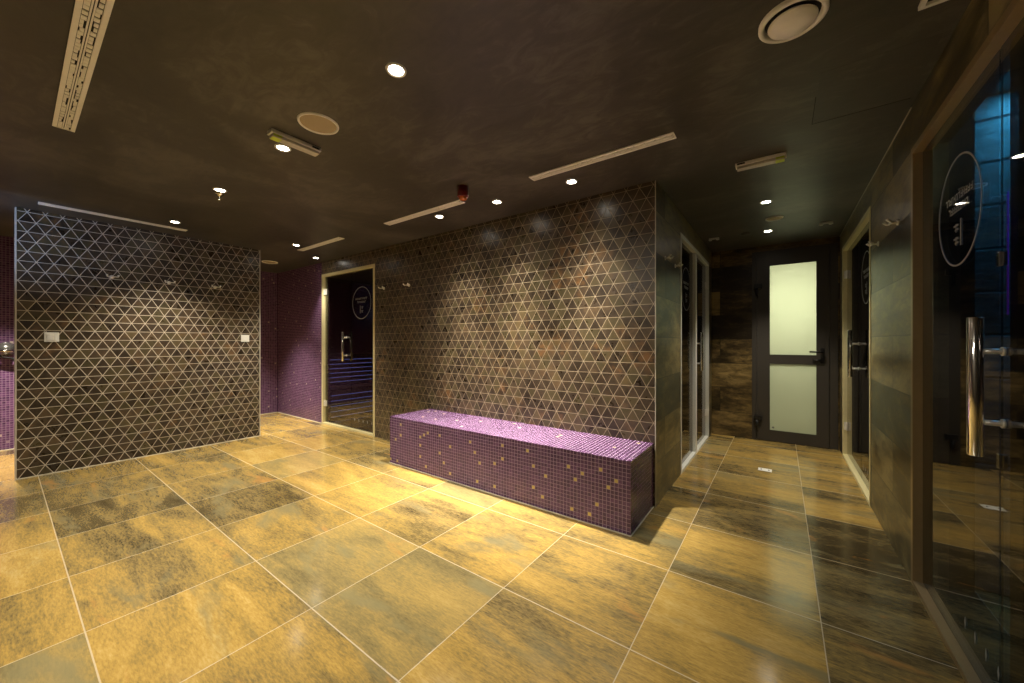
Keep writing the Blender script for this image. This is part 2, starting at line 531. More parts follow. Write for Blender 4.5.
# rooms behind the glass
def room(name, x0, x1, y0, y1, open_side, mats, label):
    """walls of a small room, all but the side that holds the glass"""
    bm = B(); t = 0.06
    if open_side != 'x0': box(bm, x0 - t, x0, y0 - t, y1 + t, 0, CEIL)
    if open_side != 'x1': box(bm, x1, x1 + t, y0 - t, y1 + t, 0, CEIL)
    if open_side != 'y0': box(bm, x0, x1, y0 - t, y0, 0, CEIL)
    if open_side != 'y1': box(bm, x0, x1, y1, y1 + t, 0, CEIL)
    return struct(name, bm, mats, label, 'wall')
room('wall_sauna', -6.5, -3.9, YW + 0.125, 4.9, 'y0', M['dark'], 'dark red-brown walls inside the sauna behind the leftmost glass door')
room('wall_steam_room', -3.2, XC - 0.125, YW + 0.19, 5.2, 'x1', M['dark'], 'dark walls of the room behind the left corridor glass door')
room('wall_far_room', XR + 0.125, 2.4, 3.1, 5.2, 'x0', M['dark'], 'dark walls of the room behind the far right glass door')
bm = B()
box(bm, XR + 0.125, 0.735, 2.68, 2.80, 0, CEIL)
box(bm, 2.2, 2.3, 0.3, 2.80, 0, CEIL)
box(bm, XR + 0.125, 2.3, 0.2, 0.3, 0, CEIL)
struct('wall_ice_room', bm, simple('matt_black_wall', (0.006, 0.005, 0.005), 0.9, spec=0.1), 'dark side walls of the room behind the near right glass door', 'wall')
bm = B(); box(bm, 0.737, 2.2, 2.70, 2.80, 0, CEIL)
struct('wall_stone', bm, M['block'], 'rough stone block wall in blue light behind the near right glass door', 'wall')
bm = B()
box(bm, -1.6, 1.5, 7.0, 7.1, 0, CEIL); box(bm, -1.6, -1.5, YE + 0.2, 7.0, 0, CEIL); box(bm, 1.4, 1.5, YE + 0.2, 7.0, 0, CEIL)
struct('wall_lit_room', bm, simple('pale_room_paint', (0.60, 0.60, 0.48), 0.8, noise=0.05),
       'pale walls of the lit room behind the frosted door', 'wall')

# trims and seals
k = 0
def trim(x0, x1, y0, y1, z0, z1, m, label):
    global k
    k += 1
    bm = B(); box(bm, x0, x1, y0, y1, z0, z1, 0, 0.0008)
    struct('trim_%d' % k, bm, m, label, 'trim')
trim(XL - 0.145, XL + 0.003, 0.083, 0.0925, 0, CEIL, M['trim'], 'pale vertical edge strip on the left end of the partition')
trim(XL - 0.145, XL + 0.003, 1.901, 1.910, 0, CEIL, M['trim'], 'vertical edge strip on the right end of the partition')
trim(XC - 0.004, XC + 0.002, YW - 0.002, YW + 0.004, 0, CEIL, M['trim'], 'thin vertical edge strip at the corner of the bench wall')
trim(XP, XP + 0.006, YW - 0.006, YW, 0, CEIL, M['chip2'], 'thin seal where the two purple mosaic walls meet')
def base(name, x0, x1, y0, y1, label):
    bm = B(); box(bm, x0, x1, y0, y1, 0, 0.007)
    struct(name, bm, M['seal'], label, 'baseboard')
trim(XR - 0.004, XR, D4[1], YE - 0.005, CEIL - 0.004, CEIL, M['trim'], 'thin pale line where the right wall meets the ceiling')
base('baseboard_left', XL, XL + 0.006, 0.093, 1.900, 'pale seal strip along the foot of the partition')
base('baseboard_far_left', XP, XP + 0.008, YB, YW - 0.01, 'pale seal strip along the foot of the far purple wall')
base('baseboard_purple', XP + 0.01, -5.335, YW - 0.008, YW, 'pale seal strip along the foot of the purple wall by the sauna door')

# ------------------------------------------------------------------ bench
BX0, BX1, BY0, BY1, BH = -3.064, -0.731, 2.222, YW - 0.001, 0.450
bench = thing('mosaic_bench', ((BX0 + BX1) / 2, (BY0 + BY1) / 2, 0), 0,
              'long built-in bench clad in purple mosaic with scattered gold chips', 'bench')
bl = Vector(bench.location)
bm = B(); box(bm, BX0 - bl.x + .001, BX1 - bl.x - .001, BY0 - bl.y + .001, BY1 - bl.y, 0.004, BH - 0.001)
obj('body', bm, M['grout'], bench)
GOLD = [(-2.899, .385), (-2.908, .281), (-2.986, .231), (-2.614, .310), (-2.534, .361), (-2.585, .335), (-2.378, .36), (-2.632, .231),
        (-2.252, .282), (-2.378, .207), (-2.614, .126), (-2.328, .132), (-2.252, .075), (-2.559, .051), (-2.957, .03), (-3.049, .036),
        (-2.027, .354), (-1.977, .282), (-1.929, .208), (-1.954, .073), (-1.777, .231), (-1.703, .383), (-1.698, .283),
        (-1.777, .058), (-1.476, .381), (-1.423, .282), (-1.324, .229), (-1.423, .129), (-1.348, .081), (-1.151, .334),
        (-1.097, .256), (-1.048, .308), (-.921, .357), (-.871, .256), (-.82, .306), (-.941, .131), (-1.119, .053), (-.991, .053)]
nx = 93; px = (BX1 - BX0) / nx; nz = 18; pz = BH / nz; ny = 20; py = (BY1 - BY0) / ny
gold = {(int((x - BX0) / px), int(z / pz)) for x, z in GOLD}
MI = [M['chip1'], M['chip2'], M['chip3'], M['gold']]
g_ = 0.0017
def pick(r): return 0 if r < 0.5 else 1 if r < 0.8 else 2
bm = B()
for i in range(nx):
    for j in range(nz):
        x = BX0 - bl.x + i * px; z = j * pz
        mi = 3 if (i, j) in gold else pick(random.random())
        box(bm, x + g_, x + px - g_, BY0 - bl.y - 0.0004, BY0 - bl.y + 0.003, max(z, 0.004) + g_, z + pz - g_, mi)
obj('front_tiles', bm, MI, bench)
bm = B()
for i in range(nx):
    for j in range(ny):
        x = BX0 - bl.x + i * px; y = BY0 - bl.y + j * py
        mi = 3 if random.random() < 0.006 else pick(random.random())
        box(bm, x + g_, x + px - g_, y + g_, y + py - g_, BH - 0.003, BH - 0.0004, mi)
obj('top_tiles', bm, MI, bench)
for sx in (BX0, BX1):
    bm = B()
    for i in range(ny):
        for j in range(nz):
            y = BY0 - bl.y + i * py; z = j * pz
            mi = pick(random.random())
            a, b = (sx - bl.x - 0.0012, sx - bl.x + 0.003) if sx == BX0 else (sx - bl.x - 0.003, sx - bl.x + 0.0012)
            box(bm, a, b, y + g_, y + py - g_, max(z, 0.004) + g_, z + pz - g_, mi)
    obj('side_tiles', bm, MI, bench)
bm = B(); box(bm, BX0 - bl.x - .003, BX1 - bl.x + .005, BY0 - bl.y - .006, BY0 - bl.y + .006, 0.0, 0.006)
box(bm, BX1 - bl.x - .004, BX1 - bl.x + .006, BY0 - bl.y, BY1 - bl.y, 0, 0.006)
obj('base_seal', bm, M['seal'], bench)

# ------------------------------------------------------------------ glass doors
# Local frame: u along the wall, v out of the wall towards the room, z up.
def glyphs(bm, cu, cz, P, flip=1):
    """rows of small unreadable lettering and two pictogram columns inside the ring"""
    rr = random.Random(5)
    def bar(u0, u1, z0, z1): P(bm, u0, u1, z0, z1)
    for zc, wd, h in ((cz + 0.055, 0.135, 0.026), (cz + 0.012, 0.095, 0.026)):
        u = -wd
        while u < wd - 0.01:
            ww = rr.uniform(0.010, 0.017)
            bar(cu + u, cu + u + 0.0045, zc - h / 2, zc + h / 2)
            kk = rr.random()
            if kk < 0.4: bar(cu + u + .0045, cu + u + ww, zc + h / 2 - 0.005, zc + h / 2)
            if kk > 0.3: bar(cu + u + .0045, cu + u + ww, zc - 0.002, zc + 0.003)
            if kk > 0.6: bar(cu + u + .0045, cu + u + ww, zc - h / 2, zc - h / 2 + 0.005)
            u += ww + 0.008
    bar(cu - 0.034, cu - 0.024, cz - 0.135, cz - 0.035)
    for zc in (cz - 0.062, cz - 0.112):
        bar(cu - 0.005, cu + 0.04, zc + 0.006, zc + 0.013)
        bar(cu - 0.005, cu + 0.028, zc - 0.010, zc - 0.003)
        bar(cu + 0.012, cu + 0.020, zc - 0.016, zc + 0.016)

def glass_door(name, origin, u0, u1, top, frame_mat, depth, T, panes, circle, handle, hinges, hinge_u, label,
               uaxis, vaxis, bar=0.03, post=None, marks=None, post_mat=None):
    """origin: point on the wall plane; uaxis/vaxis unit vectors; u0..u1 outer frame, glass lies `depth` behind the wall face"""
    root = thing(name, origin, 0, label, 'door', None, 'structure')
    U = Vector(uaxis); V = Vector(vaxis)
    def bx(bm, a0, a1, v0, v1, z0, z1, mi=0, bevel=0.0):
        p = U * a0 + V * v0; q = U * a1 + V * v1
        box(bm, p.x, q.x, p.y, q.y, z0, z1, mi, bevel)
    gv = -depth                          # glass plane
    out = 0.004
    # metal frame
    bm = B()
    bx(bm, u0, u0 + bar, gv - 0.02, out, 0, top)
    bx(bm, u1 - bar, u1, gv - 0.02, out, 0, top)
    bx(bm, u0 + bar, u1 - bar, gv - 0.02, out, top - bar, top)
    bx(bm, u0 + bar, u1 - bar, gv - 0.02, out, 0, 0.022)
    obj('door_frame', bm, frame_mat, root)
    if post:
        bm = B(); bx(bm, post[0], post[1], gv - 0.015, -0.001, 0.022, top - bar)
        obj('post', bm, post_mat or frame_mat, root)
    # panes
    for a, b in panes:
        bm = B(); bx(bm, a, b, gv - 0.004, gv + 0.004, 0.026, top - bar - 0.003)
        obj('glass_pane', bm, M['glass'], root)
    # vinyl ring and lettering, on the face of the glass
    gap = 0.0055
    if circle:
        cu, cz = circle
        c = U * cu + V * (gv + gap) + Vector((0, 0, cz))
        bm = B(); ring(bm, c, 0.205, 0.0065, 0.001, 'x' if abs(V.x) > .5 else 'y')
        obj('vinyl_ring', bm, M['film'], root)
        bm = B()
        glyphs(bm, cu, cz, lambda bm_, a, b, z0, z1: bx(bm_, a, b, gv + gap, gv + gap + 0.0008, z0, z1))
        obj('vinyl_lettering', bm, M['film'], root)
    if marks:
        bm = B()
        for a in marks:
            mz = 0.145
            vs = [(a - 0.006, mz), (a, mz - 0.022), (a + 0.006, mz), (a, mz + 0.022)]
            w0 = [bm.verts.new(U * p + V * (gv + gap) + Vector((0, 0, q))) for p, q in vs]
            w1 = [bm.verts.new(U * p + V * (gv + gap + 0.0008) + Vector((0, 0, q))) for p, q in vs]
            bm.faces.new(w0); bm.faces.new(w1[::-1])
            for i in range(4): bm.faces.new((w0[i], w0[(i + 1) % 4], w1[(i + 1) % 4], w1[i]))
        obj('vinyl_marks', bm, M['film'], root)
    # pull handle through the glass
    if handle:
        hu, z0, z1, zs = handle
        def Pt(v, z): return U * hu + V * v + Vector((0, 0, z))
        for s in (1, -1):
            bm = B()
            v = gv + s * 0.062
            tube(bm, [Pt(v, z0), Pt(v, z0 + .003), Pt(v, z1 - .003), Pt(v, z1)], [0.0155, 0.0175, 0.0175, 0.0155], 24)
            hb = obj('pull_handle', bm, M['chrome'], root)
            for zz in zs:
                bm = B()
                tube(bm, [Pt(gv + s * 0.005, zz), Pt(gv + s * 0.05, zz)], 0.0085, 14)
                tube(bm, [Pt(gv + s * 0.005, zz), Pt(gv + s * 0.011, zz)], 0.0135, 18)
                obj('standoff', bm, M['steel'], hb)
    for hz in hinges:
        bm = B()
        s = 1 if hinge_u < (u0 + u1) / 2 else -1
        bx(bm, hinge_u + (0.0 if s > 0 else -0.055), hinge_u + (0.055 if s > 0 else 0.0), gv + 0.005, gv + 0.016, hz - 0.04, hz + 0.04, 0, 0.002)
        bx(bm, hinge_u + (0.0 if s > 0 else -0.012), hinge_u + (0.012 if s > 0 else 0.0), gv + 0.005, gv + 0.030, hz - 0.04, hz + 0.04, 0, 0.002)
        obj('hinge', bm, M['steel'], root)
    return root

# leftmost (sauna): u = +x, v = -y
glass_door('door_1', (0, YW, 0), D1[0], D1[1], D1[2], M['brass'], 0.035, 0, [(-5.295, -4.625), (-4.615, -4.085)], (-4.385, 1.672),
           (-4.735, 0.91, 1.30, (1.225, 0.985)), (1.88, 0.29), -5.297,
           'dark glass sauna door in a champagne frame with a white ring decal, left of the bench', (1, 0, 0), (0, -1, 0), 0.036,
           marks=[-4.54 + .095 * i for i in range(5)])
# right, far: u = +y, v = -x
glass_door('door_2', (XR, 0, 0), D2[0], D2[1], D2[2], M['brass'], 0.035, 0, [(3.655, 4.245), (4.255, 5.065)], (4.02, 1.675),
           (4.36, 0.86, 1.27, (1.15, 0.935)), (1.85, 0.31), 5.068,
           'dark glass door in a champagne frame on the right wall next to the corridor end', (0, 1, 0), (-1, 0, 0), 0.036,
           marks=[3.8 + .085 * i for i in range(5)])
# corridor left: u = +y, v = +x
glass_door('door_3', (XC, 0, 0), D3[0], D3[1], D3[2], M['silver'], 0.035, 0, [(3.555, 4.248), (4.322, 5.062)], (3.93, 1.68),
           (4.42, 0.86, 1.27, (1.15, 0.935)), (1.85, 0.31), 5.064,
           'dark glass door in a silver frame on the left side of the corridor', (0, 1, 0), (1, 0, 0), 0.036,
           post=(4.25, 4.32))
# right, near
glass_door('door_4', (XR, 0, 0), D4[0], D4[1], D4[2], M['bronze'], 0.033, 0, [(0.582, 1.795), (1.805, 2.568)], (2.13, 1.662),
           (1.768, 0.815, 1.242, (1.137, 0.920)), (), 0,
           'large dark glass door in a bronze frame nearest at the right with a long pull handle', (0, 1, 0), (-1, 0, 0), 0.030,
           marks=[1.72 + .085 * i for i in range(5)])
d4 = bpy.data.objects['door_4']
bm = B(); box(bm, 0.040, 0.075, 1.70, 1.775, 0.022, 2.06, 0, 0.002)
obj('inner_post', bm, M['black'], d4)
for zz in (1.42, 0.80):
    bm = B(); box(bm, 0.024, 0.042, 1.793, 1.810, zz - 0.022, zz + 0.022, 0, 0.002)
    obj('glass_clamp', bm, M['chrome'], d4)

# end door: anthracite leaf with two frosted panes
de = thing('door_5', (0, YE, 0), 0, 'anthracite door with two frosted glass panes at the corridor end', 'door', None, 'structure')
bm = B()
box(bm, DE[0], -0.235, -0.012, 0.06, 0, DE[2]); box(bm, 0.428, DE[1], -0.012, 0.06, 0, DE[2])
box(bm, -0.235, 0.428, -0.012, 0.06, 2.188, DE[2])
box(bm, -0.235, -0.215, 0.0215, 0.06, 0, 2.188); box(bm, 0.408, 0.428, 0.0215, 0.06, 0, 2.188)
box(bm, -0.215, 0.408, 0.0215, 0.06, 2.168, 2.188); box(bm, -0.215, 0.408, 0.0215, 0.06, 0, 0.02)
obj('door_frame', bm, M['doorgrey'], de)
bm = B()
box(bm, -0.233, -0.113, -0.022, 0.02, 0.008, 2.186); box(bm, 0.324, 0.426, -0.022, 0.02, 0.008, 2.186)
box(bm, -0.113, 0.324, -0.022, 0.02, 0.008, 0.128); box(bm, -0.113, 0.324, -0.022, 0.02, 0.918, 1.012)
box(bm, -0.113, 0.324, -0.022, 0.02, 2.066, 2.186)
leaf = obj('door_leaf', bm, M['doorgrey'], de)
for z0, z1 in ((0.128, 0.918), (1.012, 2.066)):
    bm = B(); box(bm, -0.110, 0.321, -0.012, -0.004, z0 + 0.003, z1 - 0.003)
    obj('frosted_pane', bm, M['frost'], de)
    bm = B()
    for a, b, c, d in ((-0.113, -0.106, z0, z1), (0.317, 0.324, z0, z1), (-0.106, 0.317, z0, z0 + .007), (-0.106, 0.317, z1 - .007, z1)):
        box(bm, a, b, -0.024, -0.012, c, d)
    obj('glazing_bead', bm, M['doorgrey'], de)
bm = B()
box(bm, 0.350, 0.385, -0.030, -0.022, 0.93, 1.10, 0, 0.003)
tube(bm, [(0.367, -0.028, 1.055), (0.367, -0.065, 1.055), (0.355, -0.074, 1.055), (0.255, -0.074, 1.058)], 0.009, 14)
tube(bm, [(0.367, -0.022, 0.965), (0.367, -0.040, 0.965)], 0.018, 20)
tube(bm, [(0.37, -0.042, 0.965), (0.285, -0.042, 0.960)], 0.010, 12)
obj('lever_handle', bm, M['hard'], de)
for hz in (0.235, 1.80):
    bm = B()
    box(bm, -0.262, -0.180, -0.050, -0.022, hz, hz + 0.055, 0, 0.004)
    tube(bm, [(-0.232, -0.040, hz + 0.005), (-0.232, -0.040, hz - 0.07), (-0.225, -0.036, hz - 0.11)], [0.018, 0.013, 0.006], 14)
    obj('hinge', bm, M['hard'], de)
bm = B(); lathe(bm, [(0.012, 0), (0.012, -0.0015), (0, -0.0015)], (-0.075, -0.0125, 0.165), 'y', 16)
obj('sticker', bm, M['film'], de)

# ------------------------------------------------------------------ ceiling fittings
Z = CEIL
def downlight_proto():
    t = thing('recessed_downlight', (0, 0, Z))
    bm = B(); lathe(bm, [(0.030, -0.001), (0.032, -0.004), (0.041, -0.005), (0.043, -0.0005)], seg=32)
    obj('trim_ring', bm, M['white'], t)
    bm = B(); lathe(bm, [(0.0298, -0.0012), (0.024, -0.0034), (0, -0.004)], seg=32)
    obj('lens', bm, M['lamp'], t)
    return t
dl = downlight_proto()
DL = ['round white downlight nearest the camera, alone in the middle of the dark ceiling',
      'round white downlight right beside the emergency lamp with the lime label, left of centre',
      'round downlight above the small sprinkler on the left of the ceiling',
      'round downlight close to the top of the left partition beside the slot vent',
      'starbright downlight above the right end of the purple bench',
      'starbright downlight above the middle of the bench, just right of the red alarm',
      'starbright downlight above the left end of the bench, just left of the red alarm',
      'small downlight at the left end of the farthest slot diffuser near the sauna door',
      'small faint downlight above the left jamb of the sauna door',
      'nearer of the two lit downlights in the corridor, before the round speaker',
      'farther of the two lit downlights in the corridor, behind the round speaker']
for i, (x, y) in enumerate(DOWN):
    o = dl if i == 0 else copy_tree(dl)
    o.location = (x, y, Z)
    tag(o, DL[i], 'downlight', 'recessed ceiling downlights')
    L = bpy.data.lights.new('downlight_beam', 'SPOT')
    L.energy = POWER[i]; L.color = WARM; L.spot_size = math.radians(CONE[i]); L.spot_blend = BLEND[i]
    L.shadow_soft_size = 0.028
    lo = bpy.data.objects.new('downlight_beam', L)
    COL.objects.link(lo); lo.parent = o; lo.location = (0, 0, -0.03)
    if 4 <= i <= 6:         # these three have a tight bright core
        L2 = L.copy(); L2.energy = 290; L2.spot_size = math.radians(54); L2.spot_blend = 1.0
        lo2 = bpy.data.objects.new('downlight_core', L2)
        COL.objects.link(lo2); lo2.parent = o; lo2.location = (0, 0, -0.03)

def disc_fixture(name, x, y, r, label, kind):
    t = thing(name, (x, y, Z), 0, label, 'speaker' if kind == 'speaker' else 'vent')
    if kind == 'speaker':
        bm = B(); lathe(bm, [(r * 0.88, -0.002), (r * 0.90, -0.008), (r * 0.97, -0.008), (r, -0.0005)])
        obj('rim', bm, M['cream'], t)
        bm = B(); lathe(bm, [(r * 0.875, -0.003), (r * 0.8, -0.005), (0, -0.006)])
        obj('grille', bm, M['tan'], t)
    else:
        bm = B(); lathe(bm, [(r * 0.80, -0.001), (r * 0.84, -0.014), (r * 0.92, -0.018), (r * 1.0, -0.012), (r * 1.0, -0.0005)])
        obj('rim', bm, M['cream'], t)
        bm = B(); lathe(bm, [(r * 0.79, -0.0008), (r * 0.6, -0.0012), (0, -0.0012)])
        obj('dark_throat', bm, M['slot'], t)
        bm = B(); lathe(bm, [(0, -0.006), (r * 0.66, -0.012), (r * 0.72, -0.017), (r * 0.68, -0.024), (r * 0.3, -0.028), (0, -0.029)])
        obj('centre_disc', bm, M['cream'], t)
    return t
disc_fixture('ceiling_speaker', -1.955, 0.980, 0.098, 'large flat round tan ceiling speaker beside the emergency lamp left of centre', 'speaker')
disc_fixture('air_valve', 0.032, 1.637, 0.100, 'cream round air valve with a dark gap around its disc, at the top right', 'valve')
disc_fixture('ceiling_speaker', -0.050, 4.185, 0.070, 'small round ceiling speaker between the two corridor downlights', 'speaker')
disc_fixture('ceiling_speaker', -5.90, 2.270, 0.100, 'round cream ceiling speaker in front of the far purple wall', 'speaker')

# linear slot diffusers (long axis local x)
def diffuser(x0, x1, yc, wd, rz, label):
    ln = x1 - x0
    t = thing('slot_diffuser', (0, 0, 0), 0, label, 'air diffuser', 'linear slot diffusers in the ceiling')
    if rz: t.location = (yc, (x0 + x1) / 2, Z); t.rotation_euler = (0, 0, PI / 2)
    else: t.location = ((x0 + x1) / 2, yc, Z)
    h = wd / 2; L2 = ln / 2
    bm = B()
    box(bm, -L2, L2, -h, -h + 0.016, -0.007, -0.0005, 0, 0.001)
    box(bm, -L2, L2, h - 0.016, h, -0.007, -0.0005, 0, 0.001)
    box(bm, -L2, -L2 + 0.006, -h + .016, h - .016, -0.007, -0.0005); box(bm, L2 - 0.006, L2, -h + .016, h - .016, -0.007, -0.0005)
    box(bm, -L2 + .006, L2 - .006, -0.006, -0.0015, -0.007, -0.0012); box(bm, -L2 + .006, L2 - .006, 0.0015, 0.006, -0.007, -0.0012)
    obj('frame', bm, M['cream'], t)
    bm = B(); box(bm, -L2 + .006, L2 - .006, -h + .016, h - .016, -0.0011, -0.0005)
    obj('dark_slot', bm, M['slot'], t)
    rr = random.Random(int(abs(x0) * 100))
    bm = B()
    for s in (-1, 1):
        a, b = (0.0075, h - 0.0175)
        x = -L2 + 0.008
        while x < L2 - 0.03:
            wv = 0.024
            o = rr.choice((0.0, 0.0, 0.35, 0.6)) * (b - a)
            y0, y1 = (a + o * 0.6, b) if rr.random() < .7 else (a, b - o * 0.6)
            if s < 0: y0, y1 = -y1, -y0
            box(bm, x, x + wv, y0, y1, -0.0045, -0.0012)
            x += wv + rr.choice((0.003, 0.003, 0.010))
    bl_ = obj('deflector_blades', bm, M['cream'], t)
    return t
wide = diffuser(-3.098, -0.95, 0.1915, 0.078, False, 'widest slot diffuser, nearest, running out of the top left of the picture')
wide.rotation_euler = (0, 0, -0.0124)
diffuser(0.192, 1.130, -4.92, 0.070, True, 'slot diffuser along the top of the left triangle-tiled partition')
diffuser(-4.840, -3.890, 2.200, 0.070, False, 'slot diffuser farthest back, above the sauna door')
diffuser(-3.085, -2.090, 2.200, 0.070, False, 'slot diffuser ending just left of the red alarm')
diffuser(-1.410, -0.472, 2.180, 0.070, False, 'slot diffuser above the right half of the bench')

# emergency lamps (long axis local x)
def emergency(x, y, rz, label, flip):
    t = thing('emergency_lamp', (x, y, Z), rz, label, 'emergency light', 'ceiling emergency lamps')
    bm = B(); box(bm, -0.132, 0.132, -0.030, 0.030, -0.020, -0.0005, 0, 0.003)
    obj('housing', bm, M['cream'], t)
    bm = B(); box(bm, -0.125, 0.125, -0.026, 0.026, -0.038, -0.0202, 0, 0.006)
    obj('clear_cover', bm, M['diffuse'], t)
    s = flip
    bm = B(); box(bm, s * 0.122, s * 0.078, -0.022, 0.022, -0.0392, -0.0382)
    box(bm, s * 0.122, s * 0.078, -0.0275, -0.0262, -0.034, -0.022)
    obj('lime_label', bm, M['lime'], t)
    bm = B(); box(bm, -s * 0.122, -s * 0.08, -0.0312, -0.0302, -0.015, -0.005)
    obj('indicator', bm, M['slot'], t)
emergency(-2.225, 0.985, PI / 2, 'slim emergency lamp with a lime label beside the tan speaker, left of centre', -1)
emergency(-0.105, 2.790, 0, 'slim emergency lamp with a lime label before the corridor, right of centre', 1)

# red fire sounder
t = thing('fire_alarm', (-1.895, 2.004, Z), 0, 'red cylindrical fire alarm with an orange lens hanging from the ceiling', 'alarm')
bm = B(); lathe(bm, [(0, -0.0005), (0.040, -0.0005), (0.040, -0.072), (0.037, -0.076), (0, -0.076)])
obj('body', bm, M['red'], t)
bm = B(); lathe(bm, [(0.030, -0.0765), (0.030, -0.088), (0.020, -0.097), (0, -0.099)])
obj('lens', bm, M['orange'], t)
# sprinkler
t = thing('sprinkler_head', (-3.505, 1.000, Z), 0, 'tiny chrome sprinkler head hanging below a downlight at the left', 'sprinkler')
bm = B(); lathe(bm, [(0.028, -0.0005), (0.026, -0.006), (0.010, -0.008), (0.008, -0.022), (0, -0.022)], seg=20)
obj('body', bm, M['chrome'], t)
bm = B(); tube(bm, [(0.008, 0, -0.02), (0.011, 0, -0.034), (0.003, 0, -0.045)], 0.0022, 8); tube(bm, [(-0.008, 0, -0.02), (-0.011, 0, -0.034), (-0.003, 0, -0.045)], 0.0022, 8)
lathe(bm, [(0, -0.044), (0.013, -0.045), (0.013, -0.048), (0, -0.048)], seg=20)
obj('deflector', bm, M['chrome'], t)
# small twin sensors above the corridor doors
def sensor(x, y, label):
    t = thing('door_sensor', (x, y, Z), 0, label, 'sensor', 'small white ceiling sensors over the corridor doors')
    bm = B(); box(bm, -0.05, 0.05, -0.012, 0.012, -0.016, -0.0005, 0, 0.003)
    obj('housing', bm, M['white'], t)
    for s in (-1, 1):
        bm = B(); lathe(bm, [(0.016, -0.0165), (0.017, -0.024), (0.012, -0.028), (0, -0.028)], (s * 0.036, 0, 0), seg=20)
        obj('eye', bm, M['white'], t)
sensor(-0.595, 4.60, 'small white twin ceiling sensor in front of the left corridor door')
sensor(0.346, 4.61, 'small white twin ceiling sensor in front of the far right door')
bm = B(); lathe(bm, [(0.045, -0.0005), (0.045, -0.012), (0.038, -0.018), (0.02, -0.020), (0, -0.020)])
tag(obj('smoke_detector', bm, simple('grey_detector', (0.10, 0.09, 0.07), 0.5), None, (-0.30, 4.59, Z)),
    'faint dark round detector on the corridor ceiling left of the downlights', 'detector')
# white framed vent by the right wall
t = thing('framed_vent', (0.432, 1.780, Z), 0, 'small white framed vent at the top edge next to the right wall', 'vent')
bm = B()
box(bm, -0.055, 0.055, -0.055, -0.040, -0.016, -0.0005, 0, .002); box(bm, -0.055, 0.055, 0.040, 0.055, -0.016, -0.0005, 0, .002)
box(bm, -0.055, -0.040, -0.040, 0.040, -0.016, -0.0005, 0, .002); box(bm, 0.040, 0.055, -0.040, 0.040, -0.016, -0.0005, 0, .002)
obj('frame', bm, M['white'], t)
bm = B(); box(bm, -0.039, 0.039, -0.039, 0.039, -0.006, -0.0005)
obj('recess', bm, M['slot'], t)
# access hatch outline
t = thing('access_hatch', (0.31, 2.27, Z), 0, 'flush ceiling access hatch outlined by a thin dark gap, at the right', 'hatch')
bm = B()
for a, b, c, d in ((-0.18, 0.18, 0.227, 0.23), (-0.18, -0.177, -0.04, 0.227)):
    box(bm, a, b, c, d, -0.0014, -0.0004)
obj('gap', bm, M['gap'], t)
bm = B(); box(bm, -0.176, 0.176, -0.225, 0.226, -0.0010, -0.0003)
obj('panel', bm, M['ceil'], t)

# ------------------------------------------------------------------ wall fittings
def hook_proto():
    """double robe hook, base at the wall, arm out along -y, bar along x"""
    t = thing('robe_hook', (0, 0, 0))
    bm = B(); lathe(bm, [(0, 0), (0.017, 0), (0.017, -0.004), (0.012, -0.007), (0, -0.007)], axis='y', seg=24)
    obj('wall_plate', bm, M['steel'], t)
    bm = B(); tube(bm, [(0, -0.005, 0), (0, -0.030, 0)], 0.006, 12); tube(bm, [(-0.034, -0.031, 0), (0.034, -0.031, 0)], 0.0055, 12)
    obj('crossbar', bm, M['steel'], t)
    for s in (-1, 1):
        bm = B(); tube(bm, [(s * 0.034, -0.031, 0), (s * 0.037, -0.040, 0.002), (s * 0.038, -0.048, 0.011), (s * 0.038, -0.050, 0.016)],
                       [0.0055, 0.0055, 0.007, 0.008], 12)
        obj('prong', bm, M['steel'], t)
    return t
hk = hook_proto()
HK = [((XL, 0.646, 1.794), PI / 2, 'chrome robe hook on the partition, leftmost of its row of three'),
      ((XL, 1.059, 1.792), PI / 2, 'chrome robe hook on the partition, middle of its row of three'),
      ((XL, 1.453, 1.792), PI / 2, 'chrome robe hook on the partition, rightmost of its row of three'),
      ((-3.867, YW, 1.809), 0, 'chrome robe hook just right of the sauna door frame'),
      ((-3.403, YW, 1.805), 0, 'chrome robe hook on the bench wall, second from the sauna door'),
      ((XC, 2.983, 1.806), PI / 2, 'chrome robe hook on the corridor left wall, nearer of two'),
      ((XC, 3.313, 1.800), PI / 2, 'chrome robe hook on the corridor left wall, next to the silver door frame'),
      ((XR, 2.86, 1.815), -PI / 2, 'chrome robe hook on the right wall, nearer of two beside the big bronze frame'),
      ((XR, 3.36, 1.805), -PI / 2, 'chrome robe hook on the right wall, farther one beside the champagne frame')]
for i, (p, r, lb) in enumerate(HK):
    o = hk if i == 0 else copy_tree(hk)
    o.location = p; o.rotation_euler = (0, 0, r)
    tag(o, lb, 'hook', 'chrome robe hooks')

def switch(y, label, rock):
    t = thing('light_switch', (XL, y, 1.209), 0, label, 'light switch', 'white switches on the partition')
    bm = B(); box(bm, 0.0, 0.009, -0.042, 0.042, -0.042, 0.042, 0, 0.0025)
    obj('plate', bm, M['white'], t)
    if rock:
        for a, b in ((-0.028, 0.012), (0.014, 0.028)):
            bm = B(); box(bm, 0.0095, 0.013, a, b, -0.028, 0.028, 0, 0.0015)
            obj('rocker', bm, M['white'], t)
    else:
        bm = B(); box(bm, 0.0095, 0.013, -0.028, 0.028, -0.028, 0.028, 0, 0.0015)
        obj('rocker', bm, M['white'], t)
switch(0.279, 'white wall switch near the left end of the partition', True)
switch(1.747, 'white wall switch near the right end of the partition', False)

